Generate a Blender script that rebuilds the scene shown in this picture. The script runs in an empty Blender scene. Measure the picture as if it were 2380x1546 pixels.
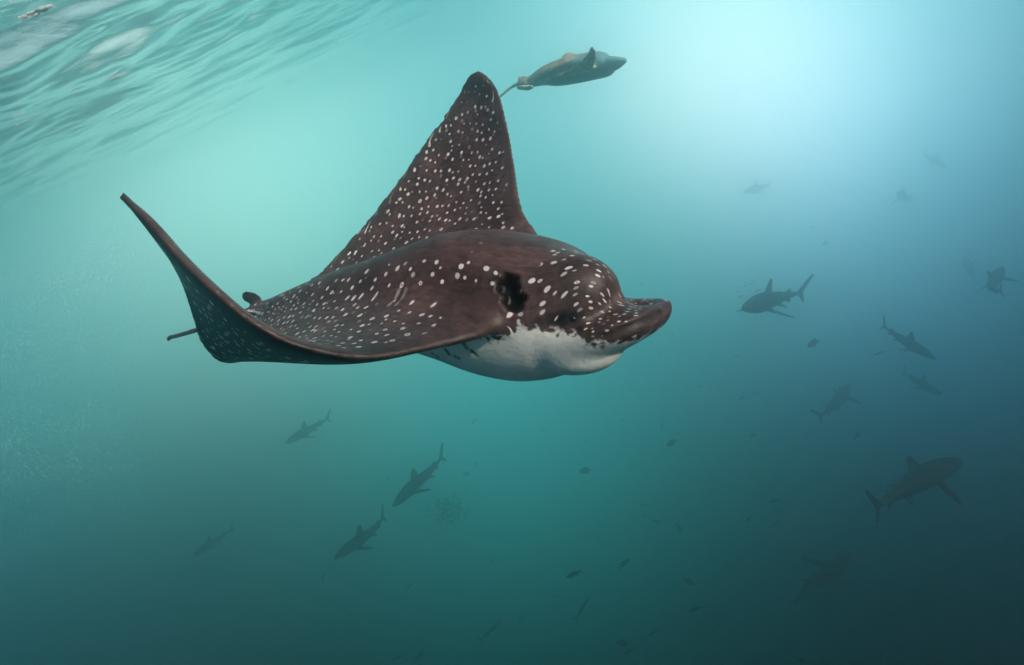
import bpy, math, random
import numpy as np
from mathutils import Vector, Matrix, kdtree
from mathutils.bvhtree import BVHTree

random.seed(7)
rng = np.random.default_rng(7)
scene = bpy.context.scene
R = math.radians

# ------------------------------------------------------------------ camera
W0, H0, F = 2380.0, 1546.0, 1418.0          # photo measured on a 2380 px wide copy; focal length in those pixels
PITCH, ROLL = R(23.5), R(24.6)
CAM = np.array([0.0, 0.0, -1.5])            # 1.5 m under the water surface (z = 0)
fwd = np.array([0, math.cos(PITCH), -math.sin(PITCH)])
up0 = np.array([0, math.sin(PITCH), math.cos(PITCH)])
rt0 = np.array([1.0, 0, 0])
cup = up0 * math.cos(ROLL) + rt0 * math.sin(ROLL)
crt = rt0 * math.cos(ROLL) - up0 * math.sin(ROLL)
cd = bpy.data.cameras.new('camera')
cam = bpy.data.objects.new('camera', cd)
scene.collection.objects.link(cam)
cd.sensor_width = 36.0
cd.lens = 36.0 * F / W0
cd.clip_start, cd.clip_end = 0.05, 500.0
m = Matrix.Identity(4)
for i in range(3):
    m[i][0], m[i][1], m[i][2], m[i][3] = crt[i], cup[i], -fwd[i], CAM[i]
cam.matrix_world = m
scene.camera = cam

def c2w(a):                                  # camera-frame metres (right, up, forward) -> world
    a = np.asarray(a, float)
    return CAM + a[..., 0:1] * crt + a[..., 1:2] * cup + a[..., 2:3] * fwd
def px(x, y, z):                             # photo pixel + distance -> camera-frame metres
    return np.array([(x - W0 / 2) / F * z, (H0 / 2 - y) / F * z, z])
def pw(x, y, z):
    return c2w(px(x, y, z))
def pdir(x, y):
    d = (x - W0 / 2) / F * crt + (H0 / 2 - y) / F * cup + fwd
    return d / np.linalg.norm(d)
def project(w):
    d = w - CAM
    Z = d @ fwd
    return W0 / 2 + F * (d @ crt) / Z, H0 / 2 - F * (d @ cup) / Z, Z

# ------------------------------------------------------------------ world: daylight sky above, open water below the horizon
SUN = -fwd + 0.56 * crt + 0.54 * cup         # direction towards the sun
SUN /= np.linalg.norm(SUN)
sun_el = math.asin(SUN[2]); sun_az = math.atan2(SUN[0], SUN[1])
world = bpy.data.worlds.new('World'); scene.world = world; world.use_nodes = True
nt = world.node_tree; nt.nodes.clear()
def N(tree, t, **kw):
    n = tree.nodes.new(t)
    for k, v in kw.items(): setattr(n, k, v)
    return n
def vmath(tree, op, a, b=None):
    n = N(tree, 'ShaderNodeVectorMath', operation=op)
    for i, v in enumerate((a, b)):
        if v is None: continue
        if isinstance(v, bpy.types.NodeSocket): tree.links.new(v, n.inputs[i])
        else: n.inputs[i].default_value = tuple(v)
    return n
def math_(tree, op, a, b=None, clamp=False):
    n = N(tree, 'ShaderNodeMath', operation=op, use_clamp=clamp)
    for i, v in enumerate((a, b)):
        if v is None: continue
        if isinstance(v, bpy.types.NodeSocket): tree.links.new(v, n.inputs[i])
        else: n.inputs[i].default_value = v
    return n.outputs[0]
def mixc(tree, fac, a, b, blend='MIX'):
    n = N(tree, 'ShaderNodeMix', data_type='RGBA', blend_type=blend)
    for s, v in ((n.inputs['Factor'], fac), (n.inputs[6], a), (n.inputs[7], b)):
        if isinstance(v, bpy.types.NodeSocket): tree.links.new(v, s)
        elif isinstance(v, (int, float)): s.default_value = v
        else: s.default_value = (*v, 1)
    return n.outputs[2]
def ramp(tree, fac, stops, interp='LINEAR'):
    n = N(tree, 'ShaderNodeValToRGB'); cr = n.color_ramp; cr.interpolation = interp
    while len(cr.elements) < len(stops): cr.elements.new(0.5)
    for e, (p, c) in zip(cr.elements, stops):
        e.position = p; e.color = (*c, 1) if len(c) == 3 else c
    tree.links.new(fac, n.inputs[0])
    return n
tc = N(nt, 'ShaderNodeTexCoord')
d = vmath(nt, 'NORMALIZE', tc.outputs['Generated']).outputs[0]
sep = N(nt, 'ShaderNodeSeparateXYZ'); nt.links.new(d, sep.inputs[0])
z = sep.outputs[2]
e01 = math_(nt, 'ADD', z, 1.0)               # 0 straight down, 1 at the horizon
WATER = [(0.00, (.0002, .0003, .0010)), (0.24, (.0002, .0003, .0016)), (0.36, (.0003, .0004, .0020)), (0.50, (.0005, .0010, .003)), (0.62, (.0010, .003, .007)), (0.74, (.003, .040, .062)), (0.86, (.025, .135, .175)), (1.00, (.15, .40, .47))]
base = ramp(nt, e01, WATER, 'EASE').outputs[0]
def lobe(x, y, n):
    dot = vmath(nt, 'DOT_PRODUCT', d, pdir(x, y)).outputs['Value']
    return math_(nt, 'POWER', math_(nt, 'MAXIMUM', dot, 0.0), n)
def scaled(fac, col):
    n = vmath(nt, 'SCALE', col); nt.links.new(fac, n.inputs['Scale']); return n.outputs[0]
acc = base
LOBES = ((1760, 40, 30, (.50, 1.55, 1.36)), (1650, 90, 70, (1.65, .34, .28)), (1900, 150, 70, (1.75, .42, .36)), (2060, 240, 90, (.52, .70, .82)), (2080, 300, 40, (.0, .15, .40)), (2050, 620, 60, (.0, .08, .17)), (430, 430, 34, (1.0, .94, .66)), (1150, 830, 24, (.05, .47, .42)), (60, 930, 90, (.025, .24, .17)), (800, 250, 24, (.50, .58, .46)))
for (lx, ly, ln, col) in LOBES:
    acc = vmath(nt, 'ADD', acc, scaled(lobe(lx, ly, ln), col)).outputs[0]
sky = N(nt, 'ShaderNodeTexSky', sky_type='NISHITA', sun_disc=False)
sky.sun_elevation = sun_el; sky.sun_rotation = sun_az
skyc = mixc(nt, 1.0, sky.outputs[0], (.075, .085, .08), 'MULTIPLY')
upf = N(nt, 'ShaderNodeMapRange', interpolation_type='SMOOTHSTEP')
nt.links.new(z, upf.inputs[0]); upf.inputs[1].default_value = 0.06; upf.inputs[2].default_value = 0.45
col = mixc(nt, upf.outputs[0], acc, skyc)
bg = N(nt, 'ShaderNodeBackground'); nt.links.new(col, bg.inputs[0]); bg.inputs[1].default_value = 1.0
wo = N(nt, 'ShaderNodeOutputWorld'); nt.links.new(bg.outputs[0], wo.inputs[0])

sd = bpy.data.lights.new('sun', 'SUN'); sd.energy = 5.0; sd.angle = R(1.0); sd.color = (1.0, .84, .74)
sun = bpy.data.objects.new('sun', sd); scene.collection.objects.link(sun)
sun.rotation_euler = Vector(SUN).to_track_quat('Z', 'Y').to_euler(); sun.location = (0, -5, 6)

scene.view_settings.view_transform = 'Standard'; scene.view_settings.look = 'None'
scene.view_settings.exposure = 0.24; scene.view_settings.gamma = 1.0
scene.cycles.use_denoising = True; scene.cycles.use_adaptive_sampling = True; scene.cycles.adaptive_threshold = .03
scene.cycles.max_bounces = 7; scene.cycles.volume_bounces = 5; scene.cycles.transparent_max_bounces = 12
scene.cycles.caustics_reflective = False; scene.cycles.caustics_refractive = False

# ------------------------------------------------------------------ helpers
def tag(o, label=None, cat=None, group=None, kind=None):
    for k, v in (('label', label), ('category', cat), ('group', group), ('kind', kind)):
        if v: o[k] = v
    return o
def mesh_np(name, verts, faces, smooth=True):
    me = bpy.data.meshes.new(name)
    me.from_pydata([tuple(v) for v in verts], [], [tuple(int(i) for i in f) for f in faces])
    if smooth: me.polygons.foreach_set('use_smooth', [True] * len(me.polygons))
    me.update(); return me
def add(name, me, mat=None, loc=None, parent=None):
    o = bpy.data.objects.new(name, me); scene.collection.objects.link(o)
    if mat and not me.materials: me.materials.append(mat)
    if loc is not None: o.location = tuple(loc)
    if parent: o.parent = parent
    return o
def new_mat(name):
    mt = bpy.data.materials.new(name); mt.use_nodes = True
    t = mt.node_tree; b = t.nodes['Principled BSDF']; return mt, t, b
def cr(P, n):                                # Catmull-Rom through the rows of P
    P = np.asarray(P, float); k = len(P)
    Q = np.vstack([2 * P[0] - P[1], P, 2 * P[-1] - P[-2]])
    u = np.linspace(0, k - 1, n); i = np.minimum(u.astype(int), k - 2); t = (u - i)[:, None]
    p0, p1, p2, p3 = Q[i], Q[i + 1], Q[i + 2], Q[i + 3]
    return .5 * (2 * p1 + (p2 - p0) * t + (2 * p0 - 5 * p1 + 4 * p2 - p3) * t ** 2 + (3 * p1 - p0 - 3 * p2 + p3) * t ** 3)
def unit(a): return a / np.maximum(np.linalg.norm(a, axis=-1, keepdims=True), 1e-9)
def sstep(a, b, x):
    t = np.clip((x - a) / (b - a), 0, 1); return t * t * (3 - 2 * t)
class Soup:                                  # pieces of one animal before they are fused into one skin
    def __init__(s): s.v, s.f, s.a, s.n = [], [], [], 0
    def add(s, V, Fc, A):
        s.v.append(V); s.f += [[i + s.n for i in f] for f in Fc]; s.a.append(A); s.n += len(V)
    def loft(s, rings, A, cap=True):         # rings: (n, k, 3)
        n, k = rings.shape[:2]; V = rings.reshape(-1, 3)
        Fc = [(i * k + j, i * k + (j + 1) % k, (i + 1) * k + (j + 1) % k, (i + 1) * k + j) for i in range(n - 1) for j in range(k)]
        if cap: Fc += [tuple(range(k))[::-1], tuple((n - 1) * k + j for j in range(k))]
        s.add(V, Fc, A.reshape(n * k, -1))
    def skin(s, name, voxel, smooth, centre):
        me = mesh_np(name + '_src', np.vstack(s.v) - centre, s.f)
        o = bpy.data.objects.new('tmp', me); scene.collection.objects.link(o)
        md = o.modifiers.new('r', 'REMESH'); md.mode = 'VOXEL'; md.voxel_size = voxel
        dg = bpy.context.evaluated_depsgraph_get()
        out = bpy.data.meshes.new_from_object(o.evaluated_get(dg))
        bpy.data.objects.remove(o); bpy.data.meshes.remove(me)
        out.name = name
        nv = len(out.vertices); co = np.empty(nv * 3); out.vertices.foreach_get('co', co); co = co.reshape(-1, 3)
        ed = np.empty(len(out.edges) * 2, int); out.edges.foreach_get('vertices', ed); ed = ed.reshape(-1, 2)
        s.deg = np.bincount(ed.ravel(), minlength=nv).astype(float); s.ed = ed
        kd = kdtree.KDTree(s.n); SV = np.vstack(s.v) - centre; SA = np.vstack(s.a)
        for i, v in enumerate(SV): kd.insert(v, i)
        kd.balance()
        AT = np.empty((nv, SA.shape[1]))
        for i in range(nv):
            r = kd.find_n(co[i], 3); w = np.array([1 / (q[2] + 1e-4) for q in r]); w /= w.sum()
            AT[i] = w @ SA[[q[1] for q in r]]
        if SA.shape[1] > 6:                  # skin chart comes only from pieces that carry one
            ok = np.where(SA[:, 6] > .5)[0]; kd = kdtree.KDTree(len(ok))
            for i in ok: kd.insert(SV[i], int(i))
            kd.balance()
            for i in range(nv):
                r = kd.find_n(co[i], 3); w = np.array([1 / (q[2] + 1e-4) for q in r]); w /= w.sum()
                AT[i, 4:6] = w @ SA[[q[1] for q in r]][:, 4:6]
        co = s.lap(co, smooth)
        return out, co, AT
    def lap(s, X, it, lam=.5):
        X = X.copy(); a, b = s.ed[:, 0], s.ed[:, 1]
        for _ in range(it):
            for lm in (lam, -lam * 1.02) if X.shape[1] == 3 else (lam,):
                S = np.empty_like(X)
                for c in range(X.shape[1]):
                    S[:, c] = np.bincount(a, X[b, c], len(X)) + np.bincount(b, X[a, c], len(X))
                X += lm * (S / np.maximum(s.deg, 1)[:, None] - X)
        return X
def finish(out, co, smooth=True):
    out.vertices.foreach_set('co', co.ravel()); out.polygons.foreach_set('use_smooth', [smooth] * len(out.polygons)); out.update()
def set_vec(me, name, A):
    at = me.attributes.new(name, 'FLOAT_VECTOR', 'POINT'); at.data.foreach_set('vector', np.ascontiguousarray(A, np.float32).ravel())
def set_attr(me, name, A):
    at = me.attributes.new(name, 'FLOAT_COLOR', 'POINT')
    C = np.ones((len(A), 4)); C[:, :A.shape[1]] = A
    at.data.foreach_set('color', C.ravel().astype(np.float32))

# ------------------------------------------------------------------ setting: water surface seen from below, and the water itself
mt_surf, t, b = new_mat('water_surface')
t.nodes.remove(b)
out = t.nodes['Material Output']
geo = N(t, 'ShaderNodeTexCoord')
nz = N(t, 'ShaderNodeTexNoise'); nz.inputs['Scale'].default_value = 3.2; nz.inputs['Detail'].default_value = 4.0; nz.inputs['Roughness'].default_value = .55
t.links.new(geo.outputs['Object'], nz.inputs['Vector'])
bp = N(t, 'ShaderNodeBump'); bp.inputs['Strength'].default_value = .28; bp.inputs['Distance'].default_value = .05
t.links.new(nz.outputs[0], bp.inputs['Height'])
lw = N(t, 'ShaderNodeLayerWeight'); lw.inputs[0].default_value = .5; t.links.new(bp.outputs[0], lw.inputs['Normal'])
fac = ramp(t, lw.outputs['Facing'], [(0.0, (.03,) * 3), (.50, (.08,) * 3), (.60, (.42,) * 3), (.69, (.93,) * 3), (1.0, (.985,) * 3)]).outputs[0]
tr = N(t, 'ShaderNodeBsdfTransparent'); tr.inputs[0].default_value = (.93, .99, .98, 1)
gl = N(t, 'ShaderNodeBsdfGlossy'); gl.inputs['Roughness'].default_value = .04; gl.inputs[0].default_value = (.95, 1, 1, 1)
t.links.new(bp.outputs[0], gl.inputs['Normal'])
ms = N(t, 'ShaderNodeMixShader'); t.links.new(fac, ms.inputs[0]); t.links.new(tr.outputs[0], ms.inputs[1]); t.links.new(gl.outputs[0], ms.inputs[2])
t.links.new(ms.outputs[0], out.inputs['Surface'])

def wave(X, Y):
    h = np.zeros_like(X); rs = np.random.default_rng(3)
    for lam, n in ((3.1, 4), (1.7, 5), (.95, 7), (.55, 8), (.33, 8)):
        for _ in range(n):
            th = rs.normal(R(72), .42); ph = rs.uniform(0, 6.28); l = lam * rs.uniform(.75, 1.3)
            k = 6.283 / l; q = k * (X * math.cos(th) + Y * math.sin(th)) + ph
            q = q + .6 * np.sin(.37 * k * (X * math.sin(th) - Y * math.cos(th)) + ph * 2)
            h += l * .0098 / math.sqrt(n) * 2.2 * (1 - 2 * np.abs(np.sin(q / 2)) ** 1.4)
    return h
n = 420
s = np.linspace(-1, 1, n); g = np.sinh(s * 3.6) / np.sinh(3.6) * 33
X, Y = np.meshgrid(g - 2.0, g + 8.0, indexing='ij')
H = wave(X, Y) / (1 + np.maximum(np.hypot(X, Y) - 4, 0) / 7)
V = np.stack([X, Y, H], -1).reshape(-1, 3)
ii = np.arange(n * n).reshape(n, n)
Fc = np.stack([ii[:-1, :-1], ii[1:, :-1], ii[1:, 1:], ii[:-1, 1:]], -1).reshape(-1, 4)
add('water_surface', mesh_np('water_surface', V, Fc), mt_surf)['kind'] = 'structure'

mt_haze, t, b = new_mat('haze')
t.nodes.remove(b)
pv = N(t, 'ShaderNodeVolumePrincipled')
pv.inputs['Color'].default_value = (.70, .91, .935, 1)
pv.inputs['Density'].default_value = .074
pv.inputs['Anisotropy'].default_value = .96
t.links.new(pv.outputs[0], t.nodes['Material Output'].inputs['Volume'])
def box(x0, x1, y0, y1, z0, z1):
    V = [(x, y, z) for x in (x0, x1) for y in (y0, y1) for z in (z0, z1)]
    return V, [(0, 1, 3, 2), (4, 6, 7, 5), (0, 4, 5, 1), (2, 3, 7, 6), (0, 2, 6, 4), (1, 5, 7, 3)]
hz = add('haze', mesh_np('haze', *box(-42, 42, -26, 50, -36, .7), smooth=False), mt_haze); hz['kind'] = 'stuff'

# ------------------------------------------------------------------ skin of the spotted eagle rays
def ray_skin(name, brown, spot_col, scale, white=(.82, .77, .70)):
    mt, t, b = new_mat(name); L = t.links
    at = N(t, 'ShaderNodeAttribute', attribute_name='paint'); sp = N(t, 'ShaderNodeSeparateColor'); L.new(at.outputs['Color'], sp.inputs[0])
    belly, spotm, dark = sp.outputs[0], sp.outputs[1], sp.outputs[2]
    co = N(t, 'ShaderNodeTexCoord').outputs['Object']
    n1 = N(t, 'ShaderNodeTexNoise'); n1.inputs['Scale'].default_value = 9; n1.inputs['Detail'].default_value = 6; L.new(co, n1.inputs['Vector'])
    n2 = N(t, 'ShaderNodeTexNoise'); n2.inputs['Scale'].default_value = 70; n2.inputs['Detail'].default_value = 5; L.new(co, n2.inputs['Vector'])
    n3 = N(t, 'ShaderNodeTexNoise'); n3.inputs['Scale'].default_value = 38; n3.inputs['Detail'].default_value = 3; L.new(co, n3.inputs['Vector'])
    r1 = ramp(t, n1.outputs[0], [(.30, tuple(c * .55 for c in brown)), (.55, brown), (.75, tuple(c * 1.55 for c in brown))]).outputs[0]
    st = N(t, 'ShaderNodeTexNoise'); st.inputs['Scale'].default_value = 1.0; st.inputs['Detail'].default_value = 4
    cm = vmath(t, 'MULTIPLY', N(t, 'ShaderNodeAttribute', attribute_name='chart').outputs['Vector'], (26, 150, 1)); L.new(cm.outputs[0], st.inputs['Vector'])
    r1 = mixc(t, .8, r1, ramp(t, st.outputs[0], [(.32, (.70,) * 3), (.5, (1.,) * 3), (.70, (1.4,) * 3)]).outputs[0], 'MULTIPLY')
    r2 = ramp(t, n2.outputs[0], [(.3, (.72,) * 3), (.7, (1.25,) * 3)]).outputs[0]
    skin = mixc(t, 1.0, r1, r2, 'MULTIPLY')
    # spots: Voronoi cells in the animal's own space, edges wobbled; a few are open rings
    off = vmath(t, 'SUBTRACT', n3.outputs['Color'], (.5, .5, .5)); sc = vmath(t, 'SCALE', off.outputs[0]); sc.inputs['Scale'].default_value = .007
    ch = N(t, 'ShaderNodeAttribute', attribute_name='chart').outputs['Vector']
    wob = vmath(t, 'ADD', ch, sc.outputs[0]).outputs[0]
    vo = N(t, 'ShaderNodeTexVoronoi', feature='F1', voronoi_dimensions='2D'); vo.inputs['Scale'].default_value = scale; vo.inputs['Randomness'].default_value = .78
    L.new(wob, vo.inputs['Vector'])
    cs = N(t, 'ShaderNodeSeparateColor'); L.new(vo.outputs['Color'], cs.inputs[0])
    rad = math_(t, 'ADD', math_(t, 'MULTIPLY', cs.outputs[0], .12), .125)
    inner = math_(t, 'SUBTRACT', rad, vo.outputs['Distance'])
    disc = math_(t, 'MULTIPLY', inner, 15.0, clamp=True)
    hole = math_(t, 'MULTIPLY', math_(t, 'SUBTRACT', math_(t, 'MULTIPLY', rad, .55), vo.outputs['Distance']), 14.0, clamp=True)
    ringy = math_(t, 'MULTIPLY', math_(t, 'GREATER_THAN', cs.outputs[1], .88), hole)
    ringy = math_(t, 'MULTIPLY', ringy, .8)
    keep = math_(t, 'MULTIPLY', math_(t, 'SUBTRACT', spotm, math_(t, 'MULTIPLY', cs.outputs[2], .75)), 6.0, clamp=True)
    spot = math_(t, 'MULTIPLY', math_(t, 'SUBTRACT', disc, ringy, clamp=True), keep)
    sv = ramp(t, cs.outputs[1], [(0, tuple(c * .22 for c in spot_col)), (.10, tuple(c * .35 for c in spot_col)), (.22, tuple(c * .8 for c in spot_col)), (1, spot_col)]).outputs[0]
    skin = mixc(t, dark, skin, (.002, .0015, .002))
    skin = mixc(t, spot, skin, sv)
    # white belly with a mottled, freckled border
    bn = math_(t, 'ADD', belly, math_(t, 'MULTIPLY', math_(t, 'SUBTRACT', n2.outputs[0], .5), 1.3))
    bm = N(t, 'ShaderNodeMapRange', interpolation_type='SMOOTHSTEP'); L.new(bn, bm.inputs[0]); bm.inputs[1].default_value = .42; bm.inputs[2].default_value = .66
    wc = ramp(t, n1.outputs[0], [(.3, tuple(c * .72 for c in white)), (.7, white)]).outputs[0]
    skin = mixc(t, math_(t, 'MULTIPLY', bm.outputs[0], math_(t, 'SUBTRACT', 1.0, dark)), skin, wc)
    L.new(skin, b.inputs['Base Color'])
    b.inputs['Roughness'].default_value = .47; b.inputs['Specular IOR Level'].default_value = .4
    bp = N(t, 'ShaderNodeBump'); bp.inputs['Strength'].default_value = .22; bp.inputs['Distance'].default_value = .006
    L.new(math_(t, 'ADD', n2.outputs[0], math_(t, 'MULTIPLY', st.outputs[0], .5)), bp.inputs['Height']); L.new(bp.outputs[0], b.inputs['Normal'])
    return mt

def foil_sheet(S, rows, up_hint, N_=240, M=46, rag=.006, tip_close=True):
    """one continuous pair of wings: rows of (leading-edge pixel+distance, trailing-edge pixel+distance, thickness, camber)"""
    P = []
    for (le, te, th, cb) in rows:
        P.append(np.r_[c2w(px(*le)), c2w(px(*te)), th, cb])
    D = cr(P, N_); LE, TE, th, cb = D[:, :3], D[:, 3:6], D[:, 6], D[:, 7]
    jig = rng.normal(0, 1, N_); jig = np.convolve(jig, [.25, .5, .25], 'same')
    C = TE - LE; TE = TE + unit(C) * (jig * rag)[:, None]; C = TE - LE
    mid = (LE + TE) / 2; T = np.gradient(mid, axis=0)
    nn = unit(np.cross(C, T)); k = N_ // 2
    if nn[k] @ up_hint < 0: nn = -nn
    u = (1 - np.cos(np.linspace(0, math.pi, M))) / 2
    tau = 5 * (.2969 * np.sqrt(u) - .126 * u - .3516 * u ** 2 + .2843 * u ** 3 - .1015 * u ** 4) * 1.0
    tau = tau / tau.max(); te_t = .011 * sstep(0, .12, u) * np.sqrt(np.clip((1 - u) * 14, 0, 1)) 
    rings, at = [], []
    arc = np.r_[0, np.cumsum(np.linalg.norm(np.diff(mid, axis=0), axis=1))]
    span = np.linspace(0, 1, N_)
    for i in range(N_):
        half = np.maximum(tau * th[i], te_t) / 2
        cam_ = cb[i] * 4 * u * (1 - u)
        up_ = LE[i] + u[:, None] * C[i] + nn[i] * (cam_ + half)[:, None]
        lo_ = LE[i] + u[:, None] * C[i] + nn[i] * (cam_ - half)[:, None]
        rings.append(np.vstack([up_, lo_[::-1][1:-1]]))
        uu = np.r_[u, u[::-1][1:-1]]; up = np.r_[np.ones(M), np.zeros(M - 2)]
        at.append(np.stack([uu, up, np.full_like(uu, span[i]), np.full_like(uu, arc[i])], -1))
    return np.array(rings), np.array(at)

def spread(co, c, r): return np.exp(-((co - c) ** 2).sum(1) / (r * r))

def ring_arc(rg):                            # signed arc length from the crest of a closed ring (crest at a quarter turn)
    k = len(rg); sg = np.linalg.norm(np.roll(rg, -1, 0) - rg, axis=1); cum = np.r_[0, np.cumsum(sg)[:-1]]
    per = sg.sum(); q = cum[k // 4] - cum
    return np.where(q < -per / 2, q + per, q)

def main_ray():
    S, T = px(1552, 716, 1.10), px(585, 714, 1.92)
    a = unit(S - T); u0 = np.array([0, math.cos(R(18)), -math.sin(R(18))])
    u = unit(u0 - a * (a @ u0)); l = np.cross(a, u); l = -l if l[2] > 0 else l
    wv = lambda v: v[0] * crt + v[1] * cup + v[2] * fwd
    aw, uw, lw_ = wv(a), wv(u), wv(l)
    soup = Soup()
    rows = [((281, 450, 1.045), (285, 457, 1.06), .007, 0),
            ((345, 514, 1.00), (352, 530, 1.07), .019, 0),
            ((415, 595, .97), (418, 640, 1.15), .025, .004),
            ((500, 676, .95), (447, 728, 1.26), .030, .010),
            ((592, 750, .945), (466, 792, 1.36), .034, .015),
            ((700, 804, .96), (507, 838, 1.46), .036, .015),
            ((850, 830, 1.00), (545, 838, 1.58), .042, .012),
            ((1000, 806, 1.055), (572, 800, 1.70), .052, .02),
            ((1185, 752, 1.135), (588, 750, 1.84), .075, .035),
            ((1290, 665, 1.38), (596, 716, 1.93), .08, .02),
            ((1262, 566, 1.52), (725, 648, 2.0), .05, .0),
            ((1214, 485, 1.60), (830, 540, 2.02), .034, -.03),
            ((1197, 390, 1.68), (926, 417, 2.02), .026, -.03),
            ((1181, 300, 1.75), (1000, 313, 2.02), .021, -.02),
            ((1161, 222, 1.81), (1060, 231, 1.98), .017, -.008),
            ((1138, 182, 1.86), (1084, 188, 1.94), .014, 0),
            ((1116, 166, 1.90), (1105, 168, 1.91), .011, 0)]
    rings, at = foil_sheet(S, rows, uw, N_=300)
    uu, up, sp = at[..., 0], at[..., 1], at[..., 2] * 16
    low = 1 - up
    belly = low * sstep(5.2, 7.0, sp) * (1 - sstep(9.8, 11.5, sp)) * sstep(.015, .05, uu)
    spot = np.where(up > .5, sstep(.05, .13, uu) * sstep(.3, 2.5, np.minimum(sp, 16 - sp)) , .95 * sstep(.06, .2, uu))
    # spots thin out along the near leading edge of the bowl
    spot = np.where((up > .5) & (sp > 5.5) & (sp < 9), sstep(.025, .07, uu), spot)
    dark = np.where(up > .5, 0, .9 * (1 - sstep(5.2, 6.8, sp)))  # shade on the near wing's outer underside, painted as near-black skin
    qs = at[..., 3]; qs = qs[9 * 299 // 16, 0] - qs
    soup.loft(rings, np.stack([belly, spot, dark, low, rings @ aw, qs + low * .31, low * 0 + 1], -1)); wing_q = len(soup.a) - 1
    # body: rings of (t along axis, half width, crest pixel y, belly pixel y)
    B = [(0.00, .020, 700, 728), (.06, .035, 694, 733), (.12, .055, 681, 742), (.22, .08, 656, 758), (.34, .11, 625, 775), (.46, .135, 595, 790),
         (.56, .150, 564, 812), (.63, .156, 543, 834), (.70, .158, 535, 866), (.76, .155, 543, 882), (.805, .150, 553, 881), (.838, .142, 566, 872),
         (.864, .126, 586, 856), (.881, .105, 610, 838), (.894, .078, 648, 812), (.902, .03, 695, 775)]
    D = cr([(b_[0], b_[1], b_[2], b_[3]) for b_ in B], 110)
    k = 96; th = np.linspace(0, 2 * math.pi, k, endpoint=False)
    ce, se = np.cos(th), np.sin(th); ex = 2 / 2.25
    ce2, se2 = np.sign(ce) * np.abs(ce) ** ex, np.sign(se) * np.abs(se) ** ex
    rr, aa = [], []
    for (t_, w, cy, by) in D:
        c = T + t_ * (S - T); yc = H0 / 2 - F * c[1] / c[2]
        ht = math.sqrt(max(((yc - cy) * c[2] / F) ** 2 - (l[1] * w) ** 2, 1e-5)) / u[1] if cy < yc else .004
        hb = math.sqrt(max(((by - yc) * c[2] / F) ** 2 - (l[1] * w) ** 2, 1e-5)) / u[1]
        hh = np.where(se2 > 0, ht, hb)
        rr.append(c2w(c + (w * ce2)[:, None] * l + (hh * se2)[:, None] * u))
        bel = sstep(.10, -.22, se) * sstep(.1, .45, t_) if False else np.clip((.02 - se) / .3, 0, 1)
        spo = np.where(se > .72 + .2 * sstep(.45, .2, t_), .05 if t_ < .85 else .55, 1.0) * np.where(se < -.4, 0, 1)
        aa.append(np.stack([bel, spo, np.zeros(k), np.zeros(k), rr[-1] @ aw, ring_arc(rr[-1]), np.ones(k)], -1))
    soup.loft(np.array(rr), np.array(aa))
    # line the wing chart up with the body chart where they meet on the near flank
    bv, ba, wv2, wa = soup.v[1], soup.a[1], soup.v[0], soup.a[0]; kd = kdtree.KDTree(len(bv))
    for i, v in enumerate(bv): kd.insert(v, i)
    kd.balance(); df = []
    sel = np.where((wa[:, 3] < .5) & (wa[:, 5] > .05))[0]
    for i in sel[::7]:
        r = kd.find(wv2[i])
        if r[2] < .012: df.append(ba[r[1], 5] - wa[i, 5])
    if df: wa[wa[:, 5] > 0, 5] += np.median(df) * np.clip(wa[wa[:, 5] > 0, 5] / .1, 0, 1)
    # duck-bill snout
    A0, B0 = px(1285, 776, 1.25), px(1536, 722, 1.095)
    ab = unit(B0 - A0); ub = unit(u - ab * (ab @ u)); lb = np.cross(ab, ub); lb = -lb if lb[2] > 0 else lb
    Bq = [(0, .115, .05, .075), (.3, .122, .05, .074), (.5, .120, .042, .066), (.66, .114, .031, .056), (.8, .103, .023, .046), (.9, .089, .018, .037), (.965, .068, .014, .027), (1.0, .03, .007, .012)]
    D = cr(Bq, 50); rr, aa = [], []
    for (t_, w, ht, hb) in D:
        c = A0 + t_ * (B0 - A0)
        hh = np.where(se2 > 0, ht, hb)
        rr.append(c2w(c + (w * ce2)[:, None] * lb + (hh * se2)[:, None] * ub))
        bel = np.clip((-.72 - se) / .2, 0, 1) * (1 - sstep(.72, .86, t_))
        spo = np.where((se > -.1), .9, 0) * (1 if t_ < .93 else .3)
        aa.append(np.stack([bel, np.full(k, 1.) * spo, np.zeros(k), np.zeros(k), rr[-1] @ aw * 2.0, ring_arc(rr[-1]) * 2.4, np.full(k, 1. if t_ > .5 else 0.)], -1))
    soup.loft(np.array(rr), np.array(aa))
    # lower jaw lobe
    def blob(c, axes, rad, paint):
        V, Fc = sphere(24, 16); V = V * np.array(rad) @ np.array(axes)
        W_ = c2w(c + V); soup.add(W_, Fc, np.c_[np.tile(paint, (len(V), 1)), np.zeros((len(V), 3))])
    blob(px(1340, 806, 1.19), (a, l, u), (.095, .085, .052), (1., 0, 0, 0))
    # brow over the eye
    blob(px(1318, 676, 1.175), (a, l, u), (.115, .085, .078), (0, .8, 0, 0))
    # dorsal fin, pelvic fins
    d1 = unit(px(566, 686, 1.97) - px(616, 708, 1.92)); d2 = unit(np.cross(d1, [.15, .1, 1])); d3 = np.cross(d1, d2)
    blob(px(588, 695, 1.945), (d1, d2, d3), (.044, .020, .0105), (0, .08, .8, 0))
    blob(px(575, 690, 1.955), (d1, d2, d3), (.024, .017, .010), (0, .08, .8, 0))
    for off in (-1, 1):
        c = px(592, 724, 1.93) + l * .045 * off - a * .03
        blob(c, (a, l, u), (.07, .045, .010), (0, .12, .5, 0))
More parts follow.
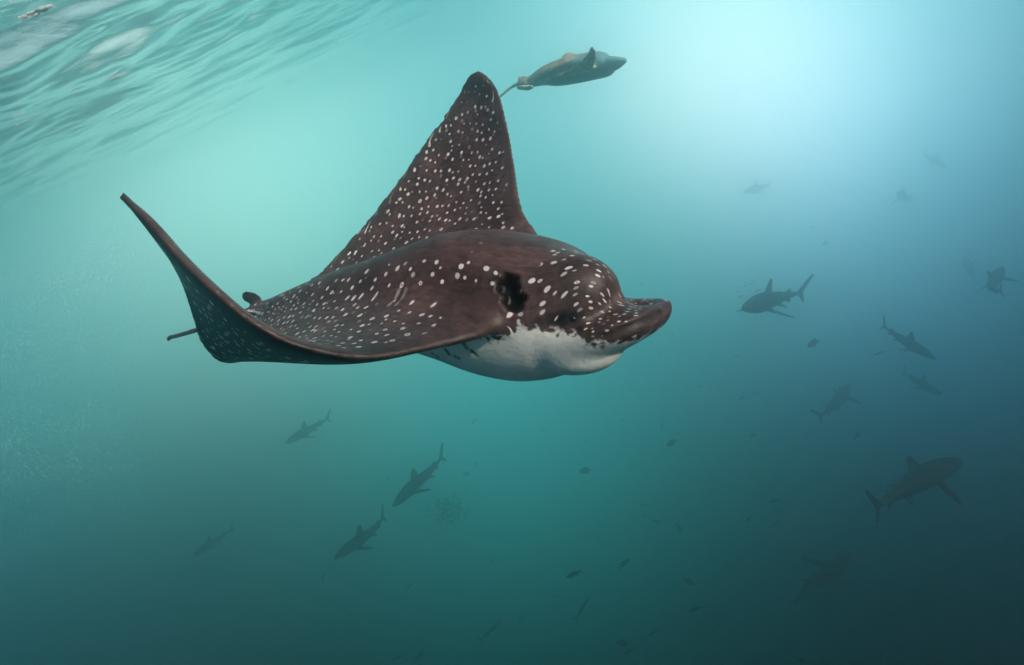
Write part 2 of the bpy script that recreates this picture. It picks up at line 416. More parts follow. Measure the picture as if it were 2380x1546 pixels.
    tl = cr([np.r_[px(612, 718, 1.90), .022], np.r_[px(570, 728, 1.98), .014], np.r_[px(520, 745, 2.06), .0095], np.r_[px(457, 767, 2.15), .0085], np.r_[px(410, 781, 2.22), .008], np.r_[px(396, 784, 2.24), .008], np.r_[px(391, 790, 2.25), .007]], 60)
    tt = unit(np.gradient(tl[:, :3], axis=0)); e1 = unit(np.cross(tt, [0, 1, 0])); e2 = np.cross(tt, e1); q = np.linspace(0, 2 * math.pi, 14, endpoint=False)
    rr = np.array([c2w(tl[i, :3] + tl[i, 3] * (np.cos(q)[:, None] * e1[i] + np.sin(q)[:, None] * e2[i])) for i in range(60)])
    soup.loft(rr, np.tile([0, 0, .35, 0, 0, 0, 0], (60, 14, 1)))

    centre = c2w((S + T) / 2)
    me, co, AT = soup.skin('eagle_ray', .0048, 10, centre)
    # flesh flows from the flank into the wing: relax the skin along the seam
    def near(src):
        kd = kdtree.KDTree(len(src))
        for i, v in enumerate(src): kd.insert(v, i)
        kd.balance(); return np.array([kd.find(v)[2] for v in co])
    dw, db = near(soup.v[0][soup.a[0][:, 3] < .5][::2] - centre), near(soup.v[1][soup.a[1][:, 0] < .6][::2] - centre)
    seam = sstep(.075, .02, dw + db) * (AT[:, 0] < .35) * sstep(.0, .03, (co @ lw_) + .02)
    bc = c2w(px(1318, 676, 1.175)) - centre       # cheek and brow melt into the skull
    seam = np.maximum(seam, .8 * sstep(.17, .10, np.linalg.norm(co - bc, axis=1)) * (AT[:, 0] < .5) * (AT[:, 3] < .3))
    seam = soup.lap(np.c_[seam, seam], 8)[:, :1]
    a_, b_ = soup.ed[:, 0], soup.ed[:, 1]
    for _ in range(170):
        S_ = np.stack([np.bincount(a_, co[b_, c], len(co)) + np.bincount(b_, co[a_, c], len(co)) for c in range(3)], -1)
        co = co + .6 * seam * (S_ / soup.deg[:, None] - co)
    finish(me, co)
    AT = soup.lap(AT, 3)
    def caster(): return BVHTree.FromPolygons([tuple(v) for v in co], [tuple(p.vertices) for p in me.polygons])
    bvh = caster()
    def hit(x, y):
        r = bvh.ray_cast(Vector(CAM - centre), Vector(pdir(x, y)))
        return (np.array(r[0]), np.array(r[1])) if r[0] else (None, None)
    def dent(x, y, rad, dep, dark=0, direction=None):
        p, n_ = hit(x, y)
        if p is None: return
        g_ = spread(co, p, rad)
        dn = n_ if direction is None else direction
        co[:] += g_[:, None] * dn * dep
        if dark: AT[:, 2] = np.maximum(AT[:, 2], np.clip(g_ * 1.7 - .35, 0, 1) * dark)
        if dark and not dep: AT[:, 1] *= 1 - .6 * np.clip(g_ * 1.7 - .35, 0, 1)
    BP = []
    for (x, y) in ((1205, 757), (1271, 764), (1325, 770), (1350, 788), (1385, 799), (1431, 797), (1481, 800), (1520, 812)):
        p_, n_ = hit(x, y)
        if p_ is not None: BP.append((p_ @ aw, p_ @ uw))
    BP = np.array(sorted(BP)); P_, U_ = co @ aw, co @ uw
    zb = np.interp(P_, BP[:, 0], BP[:, 1]); headw = sstep(BP[0, 0] - .05, BP[0, 0] + .02, P_) * (AT[:, 3] < .3)
    AT[:, 0] = AT[:, 0] * (1 - headw) + headw * np.clip((zb - U_) / .05 + .5, 0, 1)
    AT[:, 1] *= 1 - headw * np.clip((zb - U_) / .02 + .8, 0, 1)
    # head chart: length along the animal and angle round it, finer towards the snout
    pa, pb, pc_ = BP[0, 0] - .03, BP[0, 0] + .07, BP[-1, 0]
    drop = .035 * sstep(pb, pc_, P_); q_h = (math.pi / 2 - np.arctan2(U_ + drop, co @ lw_)) * .165
    fine = 1 + .9 * sstep(pb - .02, pc_ - .02, P_); p_h = P_ + centre @ aw + .45 * np.maximum(P_ - pb, 0) * sstep(pb, pc_, P_)
    hw = sstep(pa, pb, P_) * (AT[:, 3] < .5)
    AT[:, 4] = AT[:, 4] * (1 - hw) + hw * p_h * 1.0; AT[:, 5] = AT[:, 5] * (1 - hw) + hw * q_h * fine
    # groove below the brow, spiracle, gill slits
    for (x, y, r_, dp) in ((1436, 690, .022, -.012), (1405, 718, .022, -.016), (1372, 738, .02, -.014), (1335, 748, .018, -.008), (1290, 752, .02, -.006)):
        dent(x, y, r_, dp)
    pc, nc = hit(1186, 680)
    ea, eu = unit(aw - nc * (aw @ nc)), None
    eu = np.cross(nc, ea); eu = eu if eu @ cup > 0 else -eu
    dl = co - pc; X_, Y_ = dl @ ea, dl @ eu; Dp = np.abs(dl @ nc)
    X_ = X_ + .42 * Y_
    X_ = X_ + .004 * np.sin(Y_ * 170) + .003 * np.sin(Y_ * 330 + 1); rr2 = (X_ / (.024 + .10 * np.clip(Y_, 0, .04))) ** 2 + (Y_ / .037) ** 2 + (Dp / .04) ** 2 * .3
    inside = np.clip(1.15 - rr2, 0, 1)
    AT[:, 2] = np.maximum(AT[:, 2], np.clip(inside * 2.0, 0, 1)); AT[:, 1] *= 1 - np.clip(inside * 4, 0, 1)
    co -= (np.clip(inside, 0, 1) ** .7 * .034)[:, None] * (nc * .8 + aw * .35)
    co += (np.exp(-(rr2 - 1.5) ** 2 / .3) * .0012)[:, None] * nc
    for (x, y) in ((1078, 801), (1084, 810), (1096, 817), (1103, 824), (1036, 815), (1042, 823), (1058, 830), (1066, 834), (1005, 823), (1016, 830)):
        dent(x, y, .0055, -.002, .95)
    dent(1156, 655, .020, -.004, .75)
    for x, y in zip(np.linspace(1535, 1395, 26), np.interp(np.linspace(1535, 1395, 26), (1395, 1440, 1500, 1535), (785, 768, 744, 726))): dent(x, y, .0075, -.0022, .45)
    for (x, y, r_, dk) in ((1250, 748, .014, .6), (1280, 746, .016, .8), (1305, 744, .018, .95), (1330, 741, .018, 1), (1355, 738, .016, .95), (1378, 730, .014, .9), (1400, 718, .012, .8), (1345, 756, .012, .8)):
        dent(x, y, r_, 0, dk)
    for (x, y) in ((1490, 700), (1505, 701), (1475, 697)):
        dent(x, y, .02, -.008)
    co = soup.lap(co, 2)
    finish(me, co)
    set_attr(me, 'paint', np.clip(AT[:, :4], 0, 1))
    CH = soup.lap(AT[:, [4, 5, 5, 5]], 30); set_vec(me, 'chart', np.c_[CH[:, :2], np.zeros(len(CH))])
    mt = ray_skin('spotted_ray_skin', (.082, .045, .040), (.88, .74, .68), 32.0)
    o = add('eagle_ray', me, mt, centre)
    tag(o, 'large dark brown eagle ray with white spots and white belly, one wing raised', 'ray')
    # eye
    bvh = caster(); p, n_ = hit(1332, 742)
    if p is not None:
        V, Fc = sphere(20, 14); me_e = mesh_np('eye', V * .008, Fc)
        em, et, eb = new_mat('ray_eye'); eb.inputs['Base Color'].default_value = (.003, .003, .004, 1); eb.inputs['Roughness'].default_value = .15
        add('eye', me_e, em, p - n_ * .0055, o)
    return o, soup

def sphere(n, m_):
    V = [(0, 0, 1)]
    for i in range(1, m_):
        ph = math.pi * i / m_
        V += [(math.sin(ph) * math.cos(2 * math.pi * j / n), math.sin(ph) * math.sin(2 * math.pi * j / n), math.cos(ph)) for j in range(n)]
    V.append((0, 0, -1)); Fc = [(0, 1 + j, 1 + (j + 1) % n) for j in range(n)]
    for i in range(m_ - 2):
        for j in range(n):
            a_, b_ = 1 + i * n + j, 1 + i * n + (j + 1) % n
            Fc.append((a_, a_ + n, b_ + n, b_))
    L_ = len(V) - 1; o_ = 1 + (m_ - 2) * n
    Fc += [(L_, o_ + (j + 1) % n, o_ + j) for j in range(n)]
    return np.array(V), Fc

main_ray()

# ------------------------------------------------------------------ second eagle ray, farther off
def far_ray():
    S, T = px(1428, 147, 6.2), px(1222, 194, 6.9)
    a = unit(S - T); u0 = np.array([0, math.cos(R(12)), math.sin(R(12))])
    u = unit(u0 - a * (a @ u0)); l = np.cross(a, u); l = -l if l[2] > 0 else l
    uw = u[0] * crt + u[1] * cup + u[2] * fwd
    soup = Soup()
    rows = [((1378, 107, 5.6), (1372, 110, 5.6), .012, 0), ((1385, 119, 5.65), (1362, 128, 5.75), .03, 0), ((1385, 138, 5.8), (1330, 156, 6.1), .045, -.02),
            ((1380, 156, 6.1), (1285, 180, 6.5), .06, 0), ((1395, 150, 6.35), (1240, 185, 6.85), .09, 0), ((1372, 138, 6.7), (1270, 163, 7.0), .06, 0),
            ((1346, 129, 7.0), (1299, 141, 7.1), .04, 0), ((1332, 124, 7.2), (1304, 131, 7.2), .03, 0), ((1322, 124, 7.25), (1313, 126, 7.25), .02, 0)]
    rings, at = foil_sheet(S, rows, uw, N_=110, M=26, rag=.006)
    n_ = np.zeros(at.shape[:2])
    soup.loft(rings, np.stack([n_, n_ + .9, n_, n_], -1))
    B = [(0.0, .04, 183, 205, -.9), (.1, .07, 171, 200, -.85), (.2, .11, 158, 193, -.7), (.33, .15, 148, 194, -.5), (.48, .18, 139, 187, -.3), (.6, .2, 134, 178, -.1), (.72, .19, 129, 175, .35),
         (.85, .17, 124, 173, .8), (.93, .14, 127, 168, .85), (.97, .08, 139, 160, .9), (.985, .03, 146, 153, .9)]
    D = cr(B, 60); k = 40; th = np.linspace(0, 2 * math.pi, k, endpoint=False); ce, se = np.cos(th), np.sin(th)
    rr, aa = [], []
    for (t_, w, cy, by, bd) in D:
        c = T + t_ * (S - T); yc = H0 / 2 - F * c[1] / c[2]
        ht, hb = max((yc - cy), 2) * c[2] / F / u[1], max((by - yc), 2) * c[2] / F / u[1]
        rr.append(c2w(c + (w * ce)[:, None] * l + (np.where(se > 0, ht, hb) * se)[:, None] * u))
        bel = np.clip((bd + .06 - se) / .12, 0, 1)
        aa.append(np.stack([bel, np.where(se > bd, 1., 0), np.zeros(k), np.zeros(k)], -1))
    soup.loft(np.array(rr), np.array(aa))
    A0, B0 = px(1395, 152, 6.3), px(1455, 139, 6.10)
    ab = unit(B0 - A0); ub = unit(u - ab * (ab @ u)); lb = np.cross(ab, ub)
    rr = np.array([c2w(A0 + t_ * (B0 - A0) + (w * ce)[:, None] * lb + (np.where(se > 0, h_, g_) * se)[:, None] * ub) for (t_, w, h_, g_) in cr([(0, .12, .06, .08), (.5, .10, .045, .07), (.8, .065, .028, .042), (1., .03, .014, .016)], 16)])
    soup.loft(rr, np.tile([.9, 0, 0, 0], (16, k, 1)))
    def tube(P, paint, n=30):
        tl = cr(P, n); tt = unit(np.gradient(tl[:, :3], axis=0)); e1 = unit(np.cross(tt, [0, .3, 1])); e2 = np.cross(tt, e1); q = np.linspace(0, 2 * math.pi, 10, endpoint=False)
        soup.loft(np.array([c2w(tl[i, :3] + tl[i, 3] * (np.cos(q)[:, None] * e1[i] + np.sin(q)[:, None] * e2[i])) for i in range(n)]), np.tile(paint, (n, 10, 1)))
    tube([np.r_[px(1225, 192, 6.85), .04], np.r_[px(1195, 199, 7.0), .02], np.r_[px(1163, 224, 7.1), .016], np.r_[px(1120, 262, 7.2), .015]], [0, 0, .3, 0])
    def blob(c, rad, paint):
        V, Fc = sphere(18, 12); V = V * np.array(rad) @ np.array((a, l, u)); soup.add(c2w(c + V), Fc, np.tile(paint, (len(V), 1)))
    blob(px(1217, 185, 6.9), (.05, .02, .045), (0, 0, .3, 0)); blob(px(1208, 183, 6.92), (.025, .018, .03), (0, 0, .3, 0))
    blob(px(1226, 204, 6.75), (.085, .05, .018), (0, .3, .1, 0)); blob(px(1212, 204, 6.75), (.06, .05, .014), (0, .3, .1, 0))
    centre = c2w((S + T) / 2)
    me, co, AT = soup.skin('eagle_ray', .014, 6, centre)
    finish(me, co); set_attr(me, 'paint', np.clip(soup.lap(AT, 1), 0, 1))
    aw = a[0] * crt + a[1] * cup + a[2] * fwd; set_vec(me, 'chart', np.c_[co @ aw, co @ uw, co @ fwd])
    o = add('eagle_ray', me, ray_skin('far_ray_skin', (.46, .37, .23), (.7, .62, .5), 20.0, (.15, .34, .37)), centre)  # belly's teal shade and a haze-like paleness are put into these colours
    tag(o, 'smaller pale hazy eagle ray with trailing tail, gliding beyond the raised wing', 'ray')
far_ray()

# ------------------------------------------------------------------ sharks
mt_shark, t, b = new_mat('shark_skin')
co_ = N(t, 'ShaderNodeTexCoord'); sx = N(t, 'ShaderNodeSeparateXYZ'); t.links.new(co_.outputs['Object'], sx.inputs[0])
ns = N(t, 'ShaderNodeTexNoise'); ns.inputs['Scale'].default_value = 9; t.links.new(co_.outputs['Object'], ns.inputs['Vector'])
hgt = math_(t, 'ADD', sx.outputs[2], math_(t, 'MULTIPLY', ns.outputs[0], .03))
rc = ramp(t, math_(t, 'ADD', math_(t, 'MULTIPLY', hgt, 4.0), .5), [(.26, (.040, .046, .05)), (.44, (.017, .021, .025)), (.9, (.012, .015, .018))]).outputs[0]
t.links.new(rc, b.inputs['Base Color']); b.inputs['Roughness'].default_value = .6; b.inputs['Specular IOR Level'].default_value = .2

def fin(soup, root0, root1, tip0, tip1, th, n=8):
    """tapered fin: root edge root0-root1 (front-back), tip edge tip0-tip1"""
    r0, r1, t0, t1 = map(np.array, (root0, root1, tip0, tip1))
    q = np.linspace(0, 2 * math.pi, 16, endpoint=False); rings = []
    nn = unit(np.cross(r1 - r0, (t0 + t1) / 2 - (r0 + r1) / 2))
    for s_ in np.linspace(0, 1, n):
        bow = .18 * s_ * (1 - s_)
        f_, k_ = r0 + (t0 - r0) * s_ + (r0 - r1) * bow, r1 + (t1 - r1) * (s_ ** .8)
        c_, h_ = (f_ + k_) / 2, (f_ - k_) / 2
        rings.append(c_ + np.cos(q)[:, None] * h_ + (np.sin(q) * max(th * (1 - s_ * .6), .0035))[:, None] * nn)
    soup.loft(np.array(rings), np.zeros((n, 16, 4)))
def shark_base():
    s_ = Soup()
    prof = [(.50, .004, .003, 0), (.488, .020, .013, .0), (.465, .034, .023, .001), (.42, .050, .037, .002), (.34, .064, .056, .003), (.24, .071, .071, .003), (.12, .068, .074, .002),
            (0.0, .057, .064, .002), (-.12, .042, .048, .004), (-.22, .029, .033, .006), (-.30, .019, .021, .008), (-.355, .014, .017, .010), (-.39, .009, .015, .014), (-.41, .005, .012, .02)]
    D = cr(prof, 60); q = np.linspace(0, 2 * math.pi, 28, endpoint=False)
    rings = np.array([np.stack([np.full(28, x), w * np.cos(q), zc + h * np.sin(q)], -1) for (x, w, h, zc) in D])
    s_.loft(rings, np.zeros((60, 28, 4)))
    fin(s_, (.14, 0, .055), (.0, 0, .048), (.035, 0, .175), (-.005, 0, .168), .009)          # first dorsal
    fin(s_, (-.20, 0, .028), (-.265, 0, .022), (-.245, 0, .064), (-.275, 0, .058), .006)     # second dorsal
    fin(s_, (-.20, 0, -.02), (-.265, 0, -.012), (-.25, 0, -.058), (-.28, 0, -.052), .006)    # anal
    for sg in (-1, 1):
        fin(s_, (.255, sg * .045, -.035), (.155, sg * .045, -.035), (.11, sg * .235, -.105), (.075, sg * .225, -.10), .009)   # pectoral
        fin(s_, (-.04, sg * .022, -.045), (-.115, sg * .020, -.035), (-.115, sg * .075, -.075), (-.135, sg * .068, -.07), .006)  # pelvic
    fin(s_, (-.34, 0, .012), (-.42, 0, .018), (-.50, 0, .165), (-.52, 0, .15), .007)         # tail, upper lobe
    fin(s_, (-.355, 0, .006), (-.415, 0, .018), (-.425, 0, -.075), (-.44, 0, -.068), .006)   # tail, lower lobe
    me, co, AT = s_.skin('shark', .0072, 3, np.zeros(3))
    return me, co
shark_me, shark_co = shark_base()

def bent(co, bend, wave_):
    """sideways curve of the body; x forward"""
    o = co.copy(); x = co[:, 0]; s0 = np.clip(.15 - x, 0, 1)
    off = bend * s0 ** 2 + wave_ * .05 * np.sin(s0 * 7.5) * s0 * 2
    slope = -(2 * bend * s0)
    o[:, 1] = co[:, 1] + off
    o[:, 0] = co[:, 0] + co[:, 1] * np.clip(-slope, -1, 1) * .6
    return o
def place(o, nose, tail, up_img, up_dep):
    a_ = c2w(px(*nose)); b_ = c2w(px(*tail)); f_ = unit(a_ - b_)
    h = up_img[0] * crt - up_img[1] * cup + up_dep * fwd
    u_ = unit(h - f_ * (h @ f_)); l_ = np.cross(u_, f_); Ln = np.linalg.norm(a_ - b_) / .92
    c_ = a_ - f_ * .5 * Ln
    M_ = Matrix.Identity(4)
    for i in range(3): M_[i][0], M_[i][1], M_[i][2], M_[i][3] = f_[i] * Ln, l_[i] * Ln, u_[i] * Ln, c_[i]
    o.matrix_world = M_
SH = [  # nose, tail, up in image, up depth, bend, wave, label
    ((1729, 720, 11.8), (1834, 680, 13.5), (.0, -1), -.2, .35, 0, 'stout dark shark with tall dorsal fin, a shoal of tiny fish at its head'),
    ((2328, 622, 15.3), (2290, 692, 14.3), (-.9, -.5), -.45, -.4, 1, 'dark shark swimming away with its forked tail towards the viewer'),
    ((2175, 835, 14.4), (2044, 758, 15.4), (.15, -1), -.2, .3, 0, 'faint grey shark diving nose down with a long raised tail'),
    ((2190, 918, 17.2), (2090, 866, 18.5), (.3, -1), -.3, .5, 1, 'very faint curved shark just beneath the nose-down shark'),
    ((1972, 895, 19.6), (1924, 970, 18.0), (-.8, -.5), -.6, .3, 0, 'dim shark climbing steeply with its tail fin at the lower end'),
    ((2233, 1068, 10.2), (2006, 1178, 9.3), (-.35, -1), -.15, -.25, 0, 'biggest shark, dark and heavy with upright dorsal fin, in the blue-black deep'),
    ((1975, 1283, 13.4), (1856, 1410, 12.2), (-.5, -.3), -1.1, .3, 1, 'dim shark seen from above with both pectoral fins spread'),
    ((663, 1031, 17.0), (758, 975, 18.3), (-.4, -1), -.3, .25, 0, 'faint slim shark above the pair of nose-to-tail sharks'),
    ((913, 1178, 13.4), (1026, 1063, 14.6), (-.75, -.55), -.55, .3, 1, 'dark shark leading downwards, nose near the tail of the shark below'),
    ((776, 1300, 13.9), (906, 1203, 15.0), (-.55, -.8), -.35, -.3, 1, 'dark shark following below, its tail near the other shark\'s nose'),
    ((449, 1292, 18.2), (531, 1236, 19.6), (-.6, -1), -.35, .4, 0, 'faint shark with upturned tail, alone in the green water'),
    ((1730, 447, 25.0), (1781, 432, 26.4), (0, -1), -.2, .2, 0, 'barely visible shark in the pale bright water, level, above the stout shark'),
    ((2201, 390, 24.5), (2140, 355, 25.6), (.2, -1), -.2, .3, 0, 'barely visible shark slanting down through the bright blue water'),
    ((2089, 446, 23.0), (2112, 471, 24.6), (-.5, -1), -.3, .3, 1, 'tiny foreshortened shark fading out in the mid-blue water'),
    ((2262, 645, 21.5), (2236, 588, 22.8), (.6, -.6), -.3, .3, 0, 'ghostly nose-down shark beside the fork-tailed shark'),
]
for (no, ta, ui, ud, bd, wv_, lab) in SH:
    me = shark_me.copy(); finish(me, bent(shark_co, bd, wv_))
    zf = 1.28 if no[2] < 20.5 else 1.38
    no, ta = (no[0], no[1], no[2] * zf), (ta[0], ta[1], ta[2] * zf)
    o = add('shark', me, mt_shark); place(o, no, ta, ui, ud)
    tag(o, lab, 'shark', 'sharks cruising in the deep water')

# ------------------------------------------------------------------ fish
mt_fish, t, b = new_mat('fish_skin')
co_ = N(t, 'ShaderNodeTexCoord'); ns = N(t, 'ShaderNodeTexNoise'); ns.inputs['Scale'].default_value = 6; t.links.new(co_.outputs['Object'], ns.inputs['Vector'])
rc = ramp(t, ns.outputs[0], [(.3, (.010, .011, .011)), (.7, (.022, .024, .023))]).outputs[0]; t.links.new(rc, b.inputs['Base Color']); b.inputs['Roughness'].default_value = .6
def fish_base(depth, width, name):
    s_ = Soup()
    prof = [(.5, .005, .01), (.46, .3, .35), (.36, .65, .7), (.2, 1, 1), (.02, .95, .96), (-.15, .65, .7), (-.28, .3, .38), (-.36, .15, .22), (-.40, .08, .2)]
    D = cr(prof, 26); q = np.linspace(0, 2 * math.pi, 16, endpoint=False)
    s_.loft(np.array([np.stack([np.full(16, x), width * w * np.cos(q), depth * h * np.sin(q)], -1) for (x, w, h) in D]), np.zeros((26, 16, 4)))
    fin(s_, (.22, 0, depth * .85), (-.22, 0, depth * .4), (.0, 0, depth * 1.4), (-.24, 0, depth * .95), .012, 5)
    fin(s_, (.0, 0, -depth * .8), (-.22, 0, -depth * .4), (-.12, 0, -depth * 1.35), (-.24, 0, -depth * .9), .012, 5)
    fin(s_, (-.34, 0, .01), (-.41, 0, 0), (-.48, 0, .15), (-.53, 0, .15), .012, 5)
    fin(s_, (-.34, 0, -.01), (-.41, 0, 0), (-.48, 0, -.15), (-.53, 0, -.15), .012, 5)
    for sg in (-1, 1): fin(s_, (.2, sg * width * .9, -.02), (.14, sg * width * .9, -.04), (.06, sg * (width + .07), -.07), (.03, sg * (width + .06), -.09), .01, 4)
    me, co, AT = s_.skin(name, .02, 1, np.zeros(3)); finish(me, co)
    return me
fish_slim = fish_base(.105, .062, 'slim_fish'); fish_oval = fish_base(.20, .085, 'oval_fish'); fish_long = fish_base(.062, .04, 'long_fish')
def fish(name, me, x, y, lp, ang, L_, lab, grp, flip=False):
    z_ = min(L_ * 1.2 * F / lp, 31) * random.uniform(.92, 1.0)
    an = R(ang); dx, dy = math.cos(an) * lp / 2, -math.sin(an) * lp / 2
    if flip: dx, dy = -dx, -dy
    sw = random.uniform(-.3, .3) * L_
    o = add(name, me, mt_fish)
    place(o, (x + dx, y + dy, z_ + sw), (x - dx, y - dy, z_ - sw), (-math.sin(an) * .4, -1), random.uniform(-.5, .1))
    return tag(o, lab, 'fish', grp)
for (x, y) in ((1753, 654), (1747, 660), (1718, 669), (1715, 679), (1722, 689), (1741, 678), (1760, 676), (1811, 674), (1733, 664)):
    fish('fish', fish_slim, x, y, random.uniform(10, 15), random.uniform(15, 45), .2, 'tiny dark fish in the little shoal over the stout shark\'s head', 'shoal by the stout shark', True)
SLIM = [(2044, 821, 26, 20), (1711, 828, 16, 5), (1722, 925, 17, 30), (1753, 914, 16, 15), (1628, 899, 18, 28), (1760, 916, 14, 0), (1263, 1000, 16, 5), (1539, 990, 18, 70), (1446, 978, 12, 20),
        (1365, 1024, 14, 25), (1496, 1175, 20, -5), (1527, 1212, 20, -12), (1578, 1225, 24, -55), (1499, 1199, 22, 20), (1748, 1112, 16, 25), (1798, 1165, 24, 15), (1741, 1206, 22, 40), (1806, 1214, 20, 30),
        (1451, 1309, 36, 42), (1333, 1335, 38, 24), (1501, 1321, 16, 20), (1614, 1416, 32, 20), (1652, 1278, 16, 15), (1669, 1455, 24, 30), (1520, 1469, 32, 32), (1463, 1512, 32, 30),
        (1515, 1507, 20, 15), (1587, 1523, 18, 30), (1863, 1536, 26, -40), (1909, 1538, 20, 50), (2047, 1522, 28, 75), (1743, 1491, 16, 20), (1875, 1009, 14, 40), (1992, 1012, 26, 48), (1930, 1067, 12, 20),
        (2136, 1031, 14, 10), (2110, 1290, 14, -40), (2057, 1328, 16, -60), (1102, 980, 18, 42), (1106, 1080, 16, 70), (1142, 1305, 20, 45), (952, 1363, 22, 42), (751, 1341, 20, 70), (817, 1428, 20, 48),
        (926, 1528, 30, 26), (974, 1524, 26, 38), (675, 1215, 14, 50), (705, 1222, 12, 40), (801, 1315, 14, 30), (902, 1113, 16, 35), (870, 1111, 12, 20), (811, 1113, 14, 15), (735, 1109, 14, 20), (1176, 1532, 20, 30),
        (1830, 1440, 16, 60), (1290, 1385, 18, 30), (1210, 1440, 20, 35), (1390, 1250, 14, 20), (1640, 1120, 14, 25), (1890, 528, 12, 20), (1939, 665, 12, 40), (1534, 821, 12, 30), (1580, 765, 10, 10), (1490, 662, 12, 10)]
for (x, y, lp, an) in SLIM:
    if x < 1080: lab, g_ = 'small slender dark fish over the green deep near the paired sharks', 'fish near the paired sharks'
    elif y > 1230: lab, g_ = 'small slender dark fish in the darkest water near the bottom', 'fish in the darkest water'
    else: lab, g_ = 'small slender dark fish in the blue water below the large ray\'s snout', 'fish below the large ray'
    fish('fish', fish_slim, x, y, lp, an, random.uniform(.26, .36), lab, g_, random.random() < .6)
OV = [(1890, 798, 30, 22, 'plump oval dark fish between the stout shark and the nose-down shark'), (1919, 566, 18, 20, 'small oval fish in bright blue water above the stout shark'), (1724, 925, 18, 32, 'small oval fish above the climbing shark'),
      (1561, 1030, 26, 25, 'rounded dark fish in the open teal water right under the ray\'s snout'), (1750, 1012, 18, 25, 'little rounded fish halfway between the climbing shark and the teal water'), (1360, 1094, 28, 5, 'level oval fish in the teal water under the ray\'s belly'),
      (1084, 1101, 18, 25, 'oval fish beside the tail of the leading shark'), (1602, 1353, 30, -30, 'oval fish turned nose down in the dark water'), (1446, 1494, 32, -8, 'broad level fish low in the dark water')]
for (x, y, lp, an, lab) in OV:
    fish('fish', fish_oval, x, y, lp, an, .32, lab, 'oval fish', True)
fish('fish', fish_long, 1142, 1464, 66, 42, .75, 'long thin dark fish hanging low in the dark water', 'long thin fish')
fish('fish', fish_long, 1354, 1412, 62, 60, .75, 'long steep fish in the dark water, faint', 'long thin fish')
# far bait ball: a crowd that reads as one dim mass
def crowd(name, cx, cy, rx, ry, z_, cnt, ln):
    src = np.empty(len(fish_slim.vertices) * 3); fish_slim.vertices.foreach_get('co', src); src = src.reshape(-1, 3)
    V0, F0 = sphere(6, 4); V0 = V0 * (.5, .07, .12)
    Vs, Fs = [], []
    for i in range(cnt):
        g_ = rng.normal(0, .42, 3); c_ = pw(cx + g_[0] * rx, cy + g_[1] * ry, z_ + g_[2] * 1.2)
        f_ = unit(np.array([-.7, .2, -.3]) + rng.normal(0, .35, 3)); u_ = unit(np.array([0, 0, 1.]) - f_ * f_[2]); l_ = np.cross(u_, f_)
        Fs += [[k_ + len(V0) * i for k_ in f] for f in F0]; Vs.append(c_ + (V0 @ np.array([f_, l_, u_])) * ln * rng.uniform(.7, 1.2))
    o = add(name, mesh_np(name, np.vstack(Vs), Fs), mt_fish); o['kind'] = 'stuff'
    o['label'] = 'dim ball of tiny fish massed in the deep green water'; o['category'] = 'fish school'
crowd('fish_school', 1046, 1188, 60, 42, 25, 240, .17)

# ------------------------------------------------------------------ surface sparkle modelled as white flecks, drifting specks
mt_glint, t, b = new_mat('glint')
ns = N(t, 'ShaderNodeTexNoise'); ns.inputs['Scale'].default_value = 60
rc = ramp(t, ns.outputs[0], [(.3, (.93, .93, .93)), (.7, (.97, .97, .97))]).outputs[0]; t.links.new(rc, b.inputs['Base Color']); b.inputs['Roughness'].default_value = .4
tl_ = N(t, 'ShaderNodeBsdfTranslucent'); tl_.inputs[0].default_value = (.98, .98, .98, 1); mx_ = N(t, 'ShaderNodeMixShader'); mx_.inputs[0].default_value = .7
t.links.new(b.outputs[0], mx_.inputs[1]); t.links.new(tl_.outputs[0], mx_.inputs[2]); t.links.new(mx_.outputs[0], t.nodes['Material Output'].inputs['Surface'])
def fleck(x, y, wpx, hpx, ang, lab):  # light glinting on the surface, built as white translucent blobs
    dv = pdir(x, y); k_ = (-CAM[2] - .06) / dv[2]; c_ = CAM + dv * k_; s_ = k_ / F
    V0, F0 = sphere(10, 7); Vs, Fs = [], []; cnt = 34
    e1 = unit(crt * math.cos(R(ang)) + cup * math.sin(R(ang))); e1 = unit(e1 - [0, 0, e1[2]]); e2 = np.array([-e1[1], e1[0], 0.])
    st = 1 / max(abs(dv[2]), .15)
    for i in range(cnt):
        p_ = rng.uniform(-1, 1, 2); r_ = .26 * hpx * s_ * rng.uniform(.4, 1.2)
        Vs.append(V0 * (r_ * 1.3, r_ * 1.3, r_ * .28) + e1 * p_[0] * wpx * s_ * .5 + e2 * p_[1] * hpx * s_ * .5 + [0, 0, rng.uniform(-.3, .1) * r_])
        Fs += [[k2 + len(V0) * i for k2 in f] for f in F0]
    o = add('glint_fleck', mesh_np('glint_fleck', np.vstack(Vs), Fs), mt_glint, c_)
    tag(o, lab, 'glint', 'modelled sparkle flecks on the water surface')
fleck(85, 28, 52, 22, 45, 'largest ragged white fleck of modelled sparkle under the dark ripples')
fleck(360, 4, 34, 10, 25, 'long white sliver of modelled sparkle at the brightest ripple edge')
fleck(186, 203, 36, 7, 35, 'thin curved white streak of modelled sparkle beside the round fleck')
fleck(267, 181, 18, 12, 10, 'small round white fleck of modelled sparkle beside the thin streak')
fleck(54, 284, 22, 8, 25, 'small oval white fleck of modelled sparkle under the far calmer ripples')

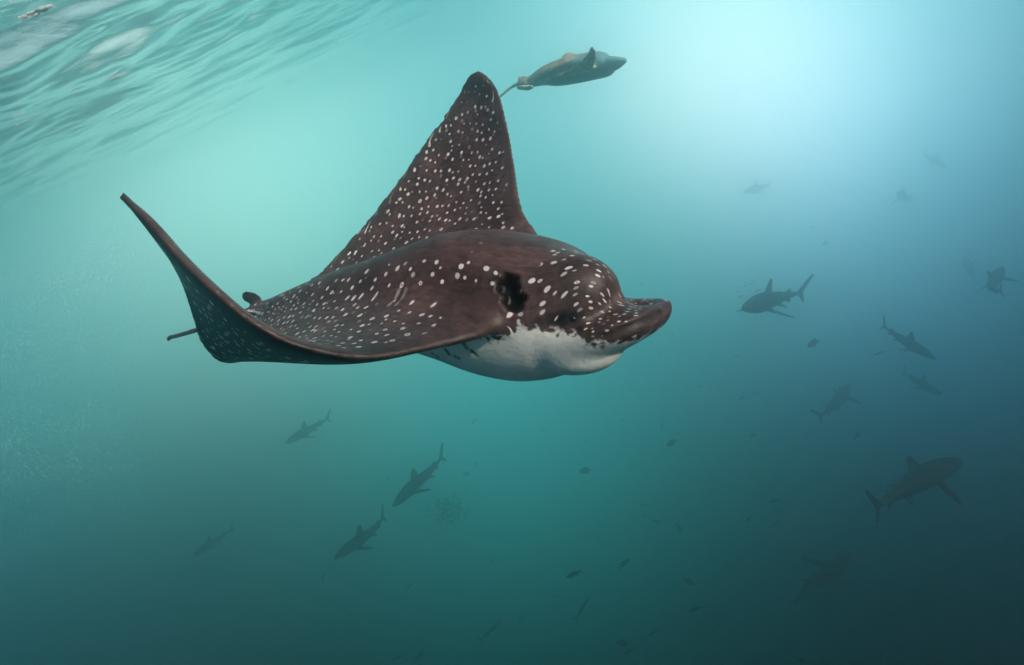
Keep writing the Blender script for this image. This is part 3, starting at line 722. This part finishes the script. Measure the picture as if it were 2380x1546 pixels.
def speck_cloud(name, cnt, mat, lab):
    V0 = np.array([(1, 0, 0), (-1, 0, 0), (0, 1, 0), (0, -1, 0), (0, 0, 1), (0, 0, -1)], float)
    F0 = np.array([(0, 2, 4), (2, 1, 4), (1, 3, 4), (3, 0, 4), (2, 0, 5), (1, 2, 5), (3, 1, 5), (0, 3, 5)])
    n0 = cnt * 7
    X_, Y_, Z_ = rng.uniform(-150, 1000, n0), rng.uniform(380, 1400, n0), rng.uniform(2.2, 8, n0)
    P_ = np.array([CAM]) + ((X_ - W0 / 2) / F * Z_)[:, None] * crt + ((H0 / 2 - Y_) / F * Z_)[:, None] * cup + Z_[:, None] * fwd
    f = np.zeros(n0); rs = np.random.default_rng(11)
    for oc in range(5):                      # billowing density
        for _ in range(5):
            k_ = rs.normal(0, 1, 3); k_ = k_ / np.linalg.norm(k_) * 2.0 * 1.9 ** oc
            f += np.cos(P_ @ k_ + rs.uniform(0, 6.28)) * .62 ** oc
    f = f / 2.2 - .12 + .55 * np.exp(-((X_ - 330 + (Y_ - 480) * .9) / 170) ** 2) + .35 - .15 - sstep(1000, 1400, Y_) * .9 - sstep(640, 400, Y_) * 1.0
    ok = (rng.random(n0) < np.clip(f, 0, 1) ** 1.6 * (1 - sstep(200, 620, X_ + .25 * (Y_ - 900)))) & (P_[:, 2] < -.2)
    P_ = P_[ok][:cnt]
    n1 = 1500                                # thin scatter everywhere else
    Z2 = rng.uniform(1.3, 7, n1); X2, Y2 = rng.uniform(0, W0, n1), rng.uniform(0, H0, n1)
    Q_ = np.array([CAM]) + ((X2 - W0 / 2) / F * Z2)[:, None] * crt + ((H0 / 2 - Y2) / F * Z2)[:, None] * cup + Z2[:, None] * fwd
    Q_ = Q_[Q_[:, 2] < -.3]
    R1 = .0007 + .0018 * rng.random(len(P_)) ** 4; R2 = .0004 + .0009 * rng.random(len(Q_)) ** 2
    C_ = np.vstack([P_, Q_]); Rr = np.r_[R1, R2]
    V = (C_[:, None, :] + V0[None] * Rr[:, None, None]).reshape(-1, 3)
    Fc = (F0[None] + 6 * np.arange(len(C_))[:, None, None]).reshape(-1, 3)
    me = bpy.data.meshes.new(name); me.from_pydata(V.tolist(), [], Fc.tolist()); me.update()
    o = add(name, me, mat); o['kind'] = 'stuff'; o['label'] = lab; o['category'] = 'particles'
mt_sp, t, b = new_mat('speck'); b.inputs['Base Color'].default_value = (.78, .82, .76, 1); b.inputs['Roughness'].default_value = .7
speck_cloud('drifting_specks', 60000, mt_sp, 'pale milky cloud of drifting specks in the water beside the near wing')
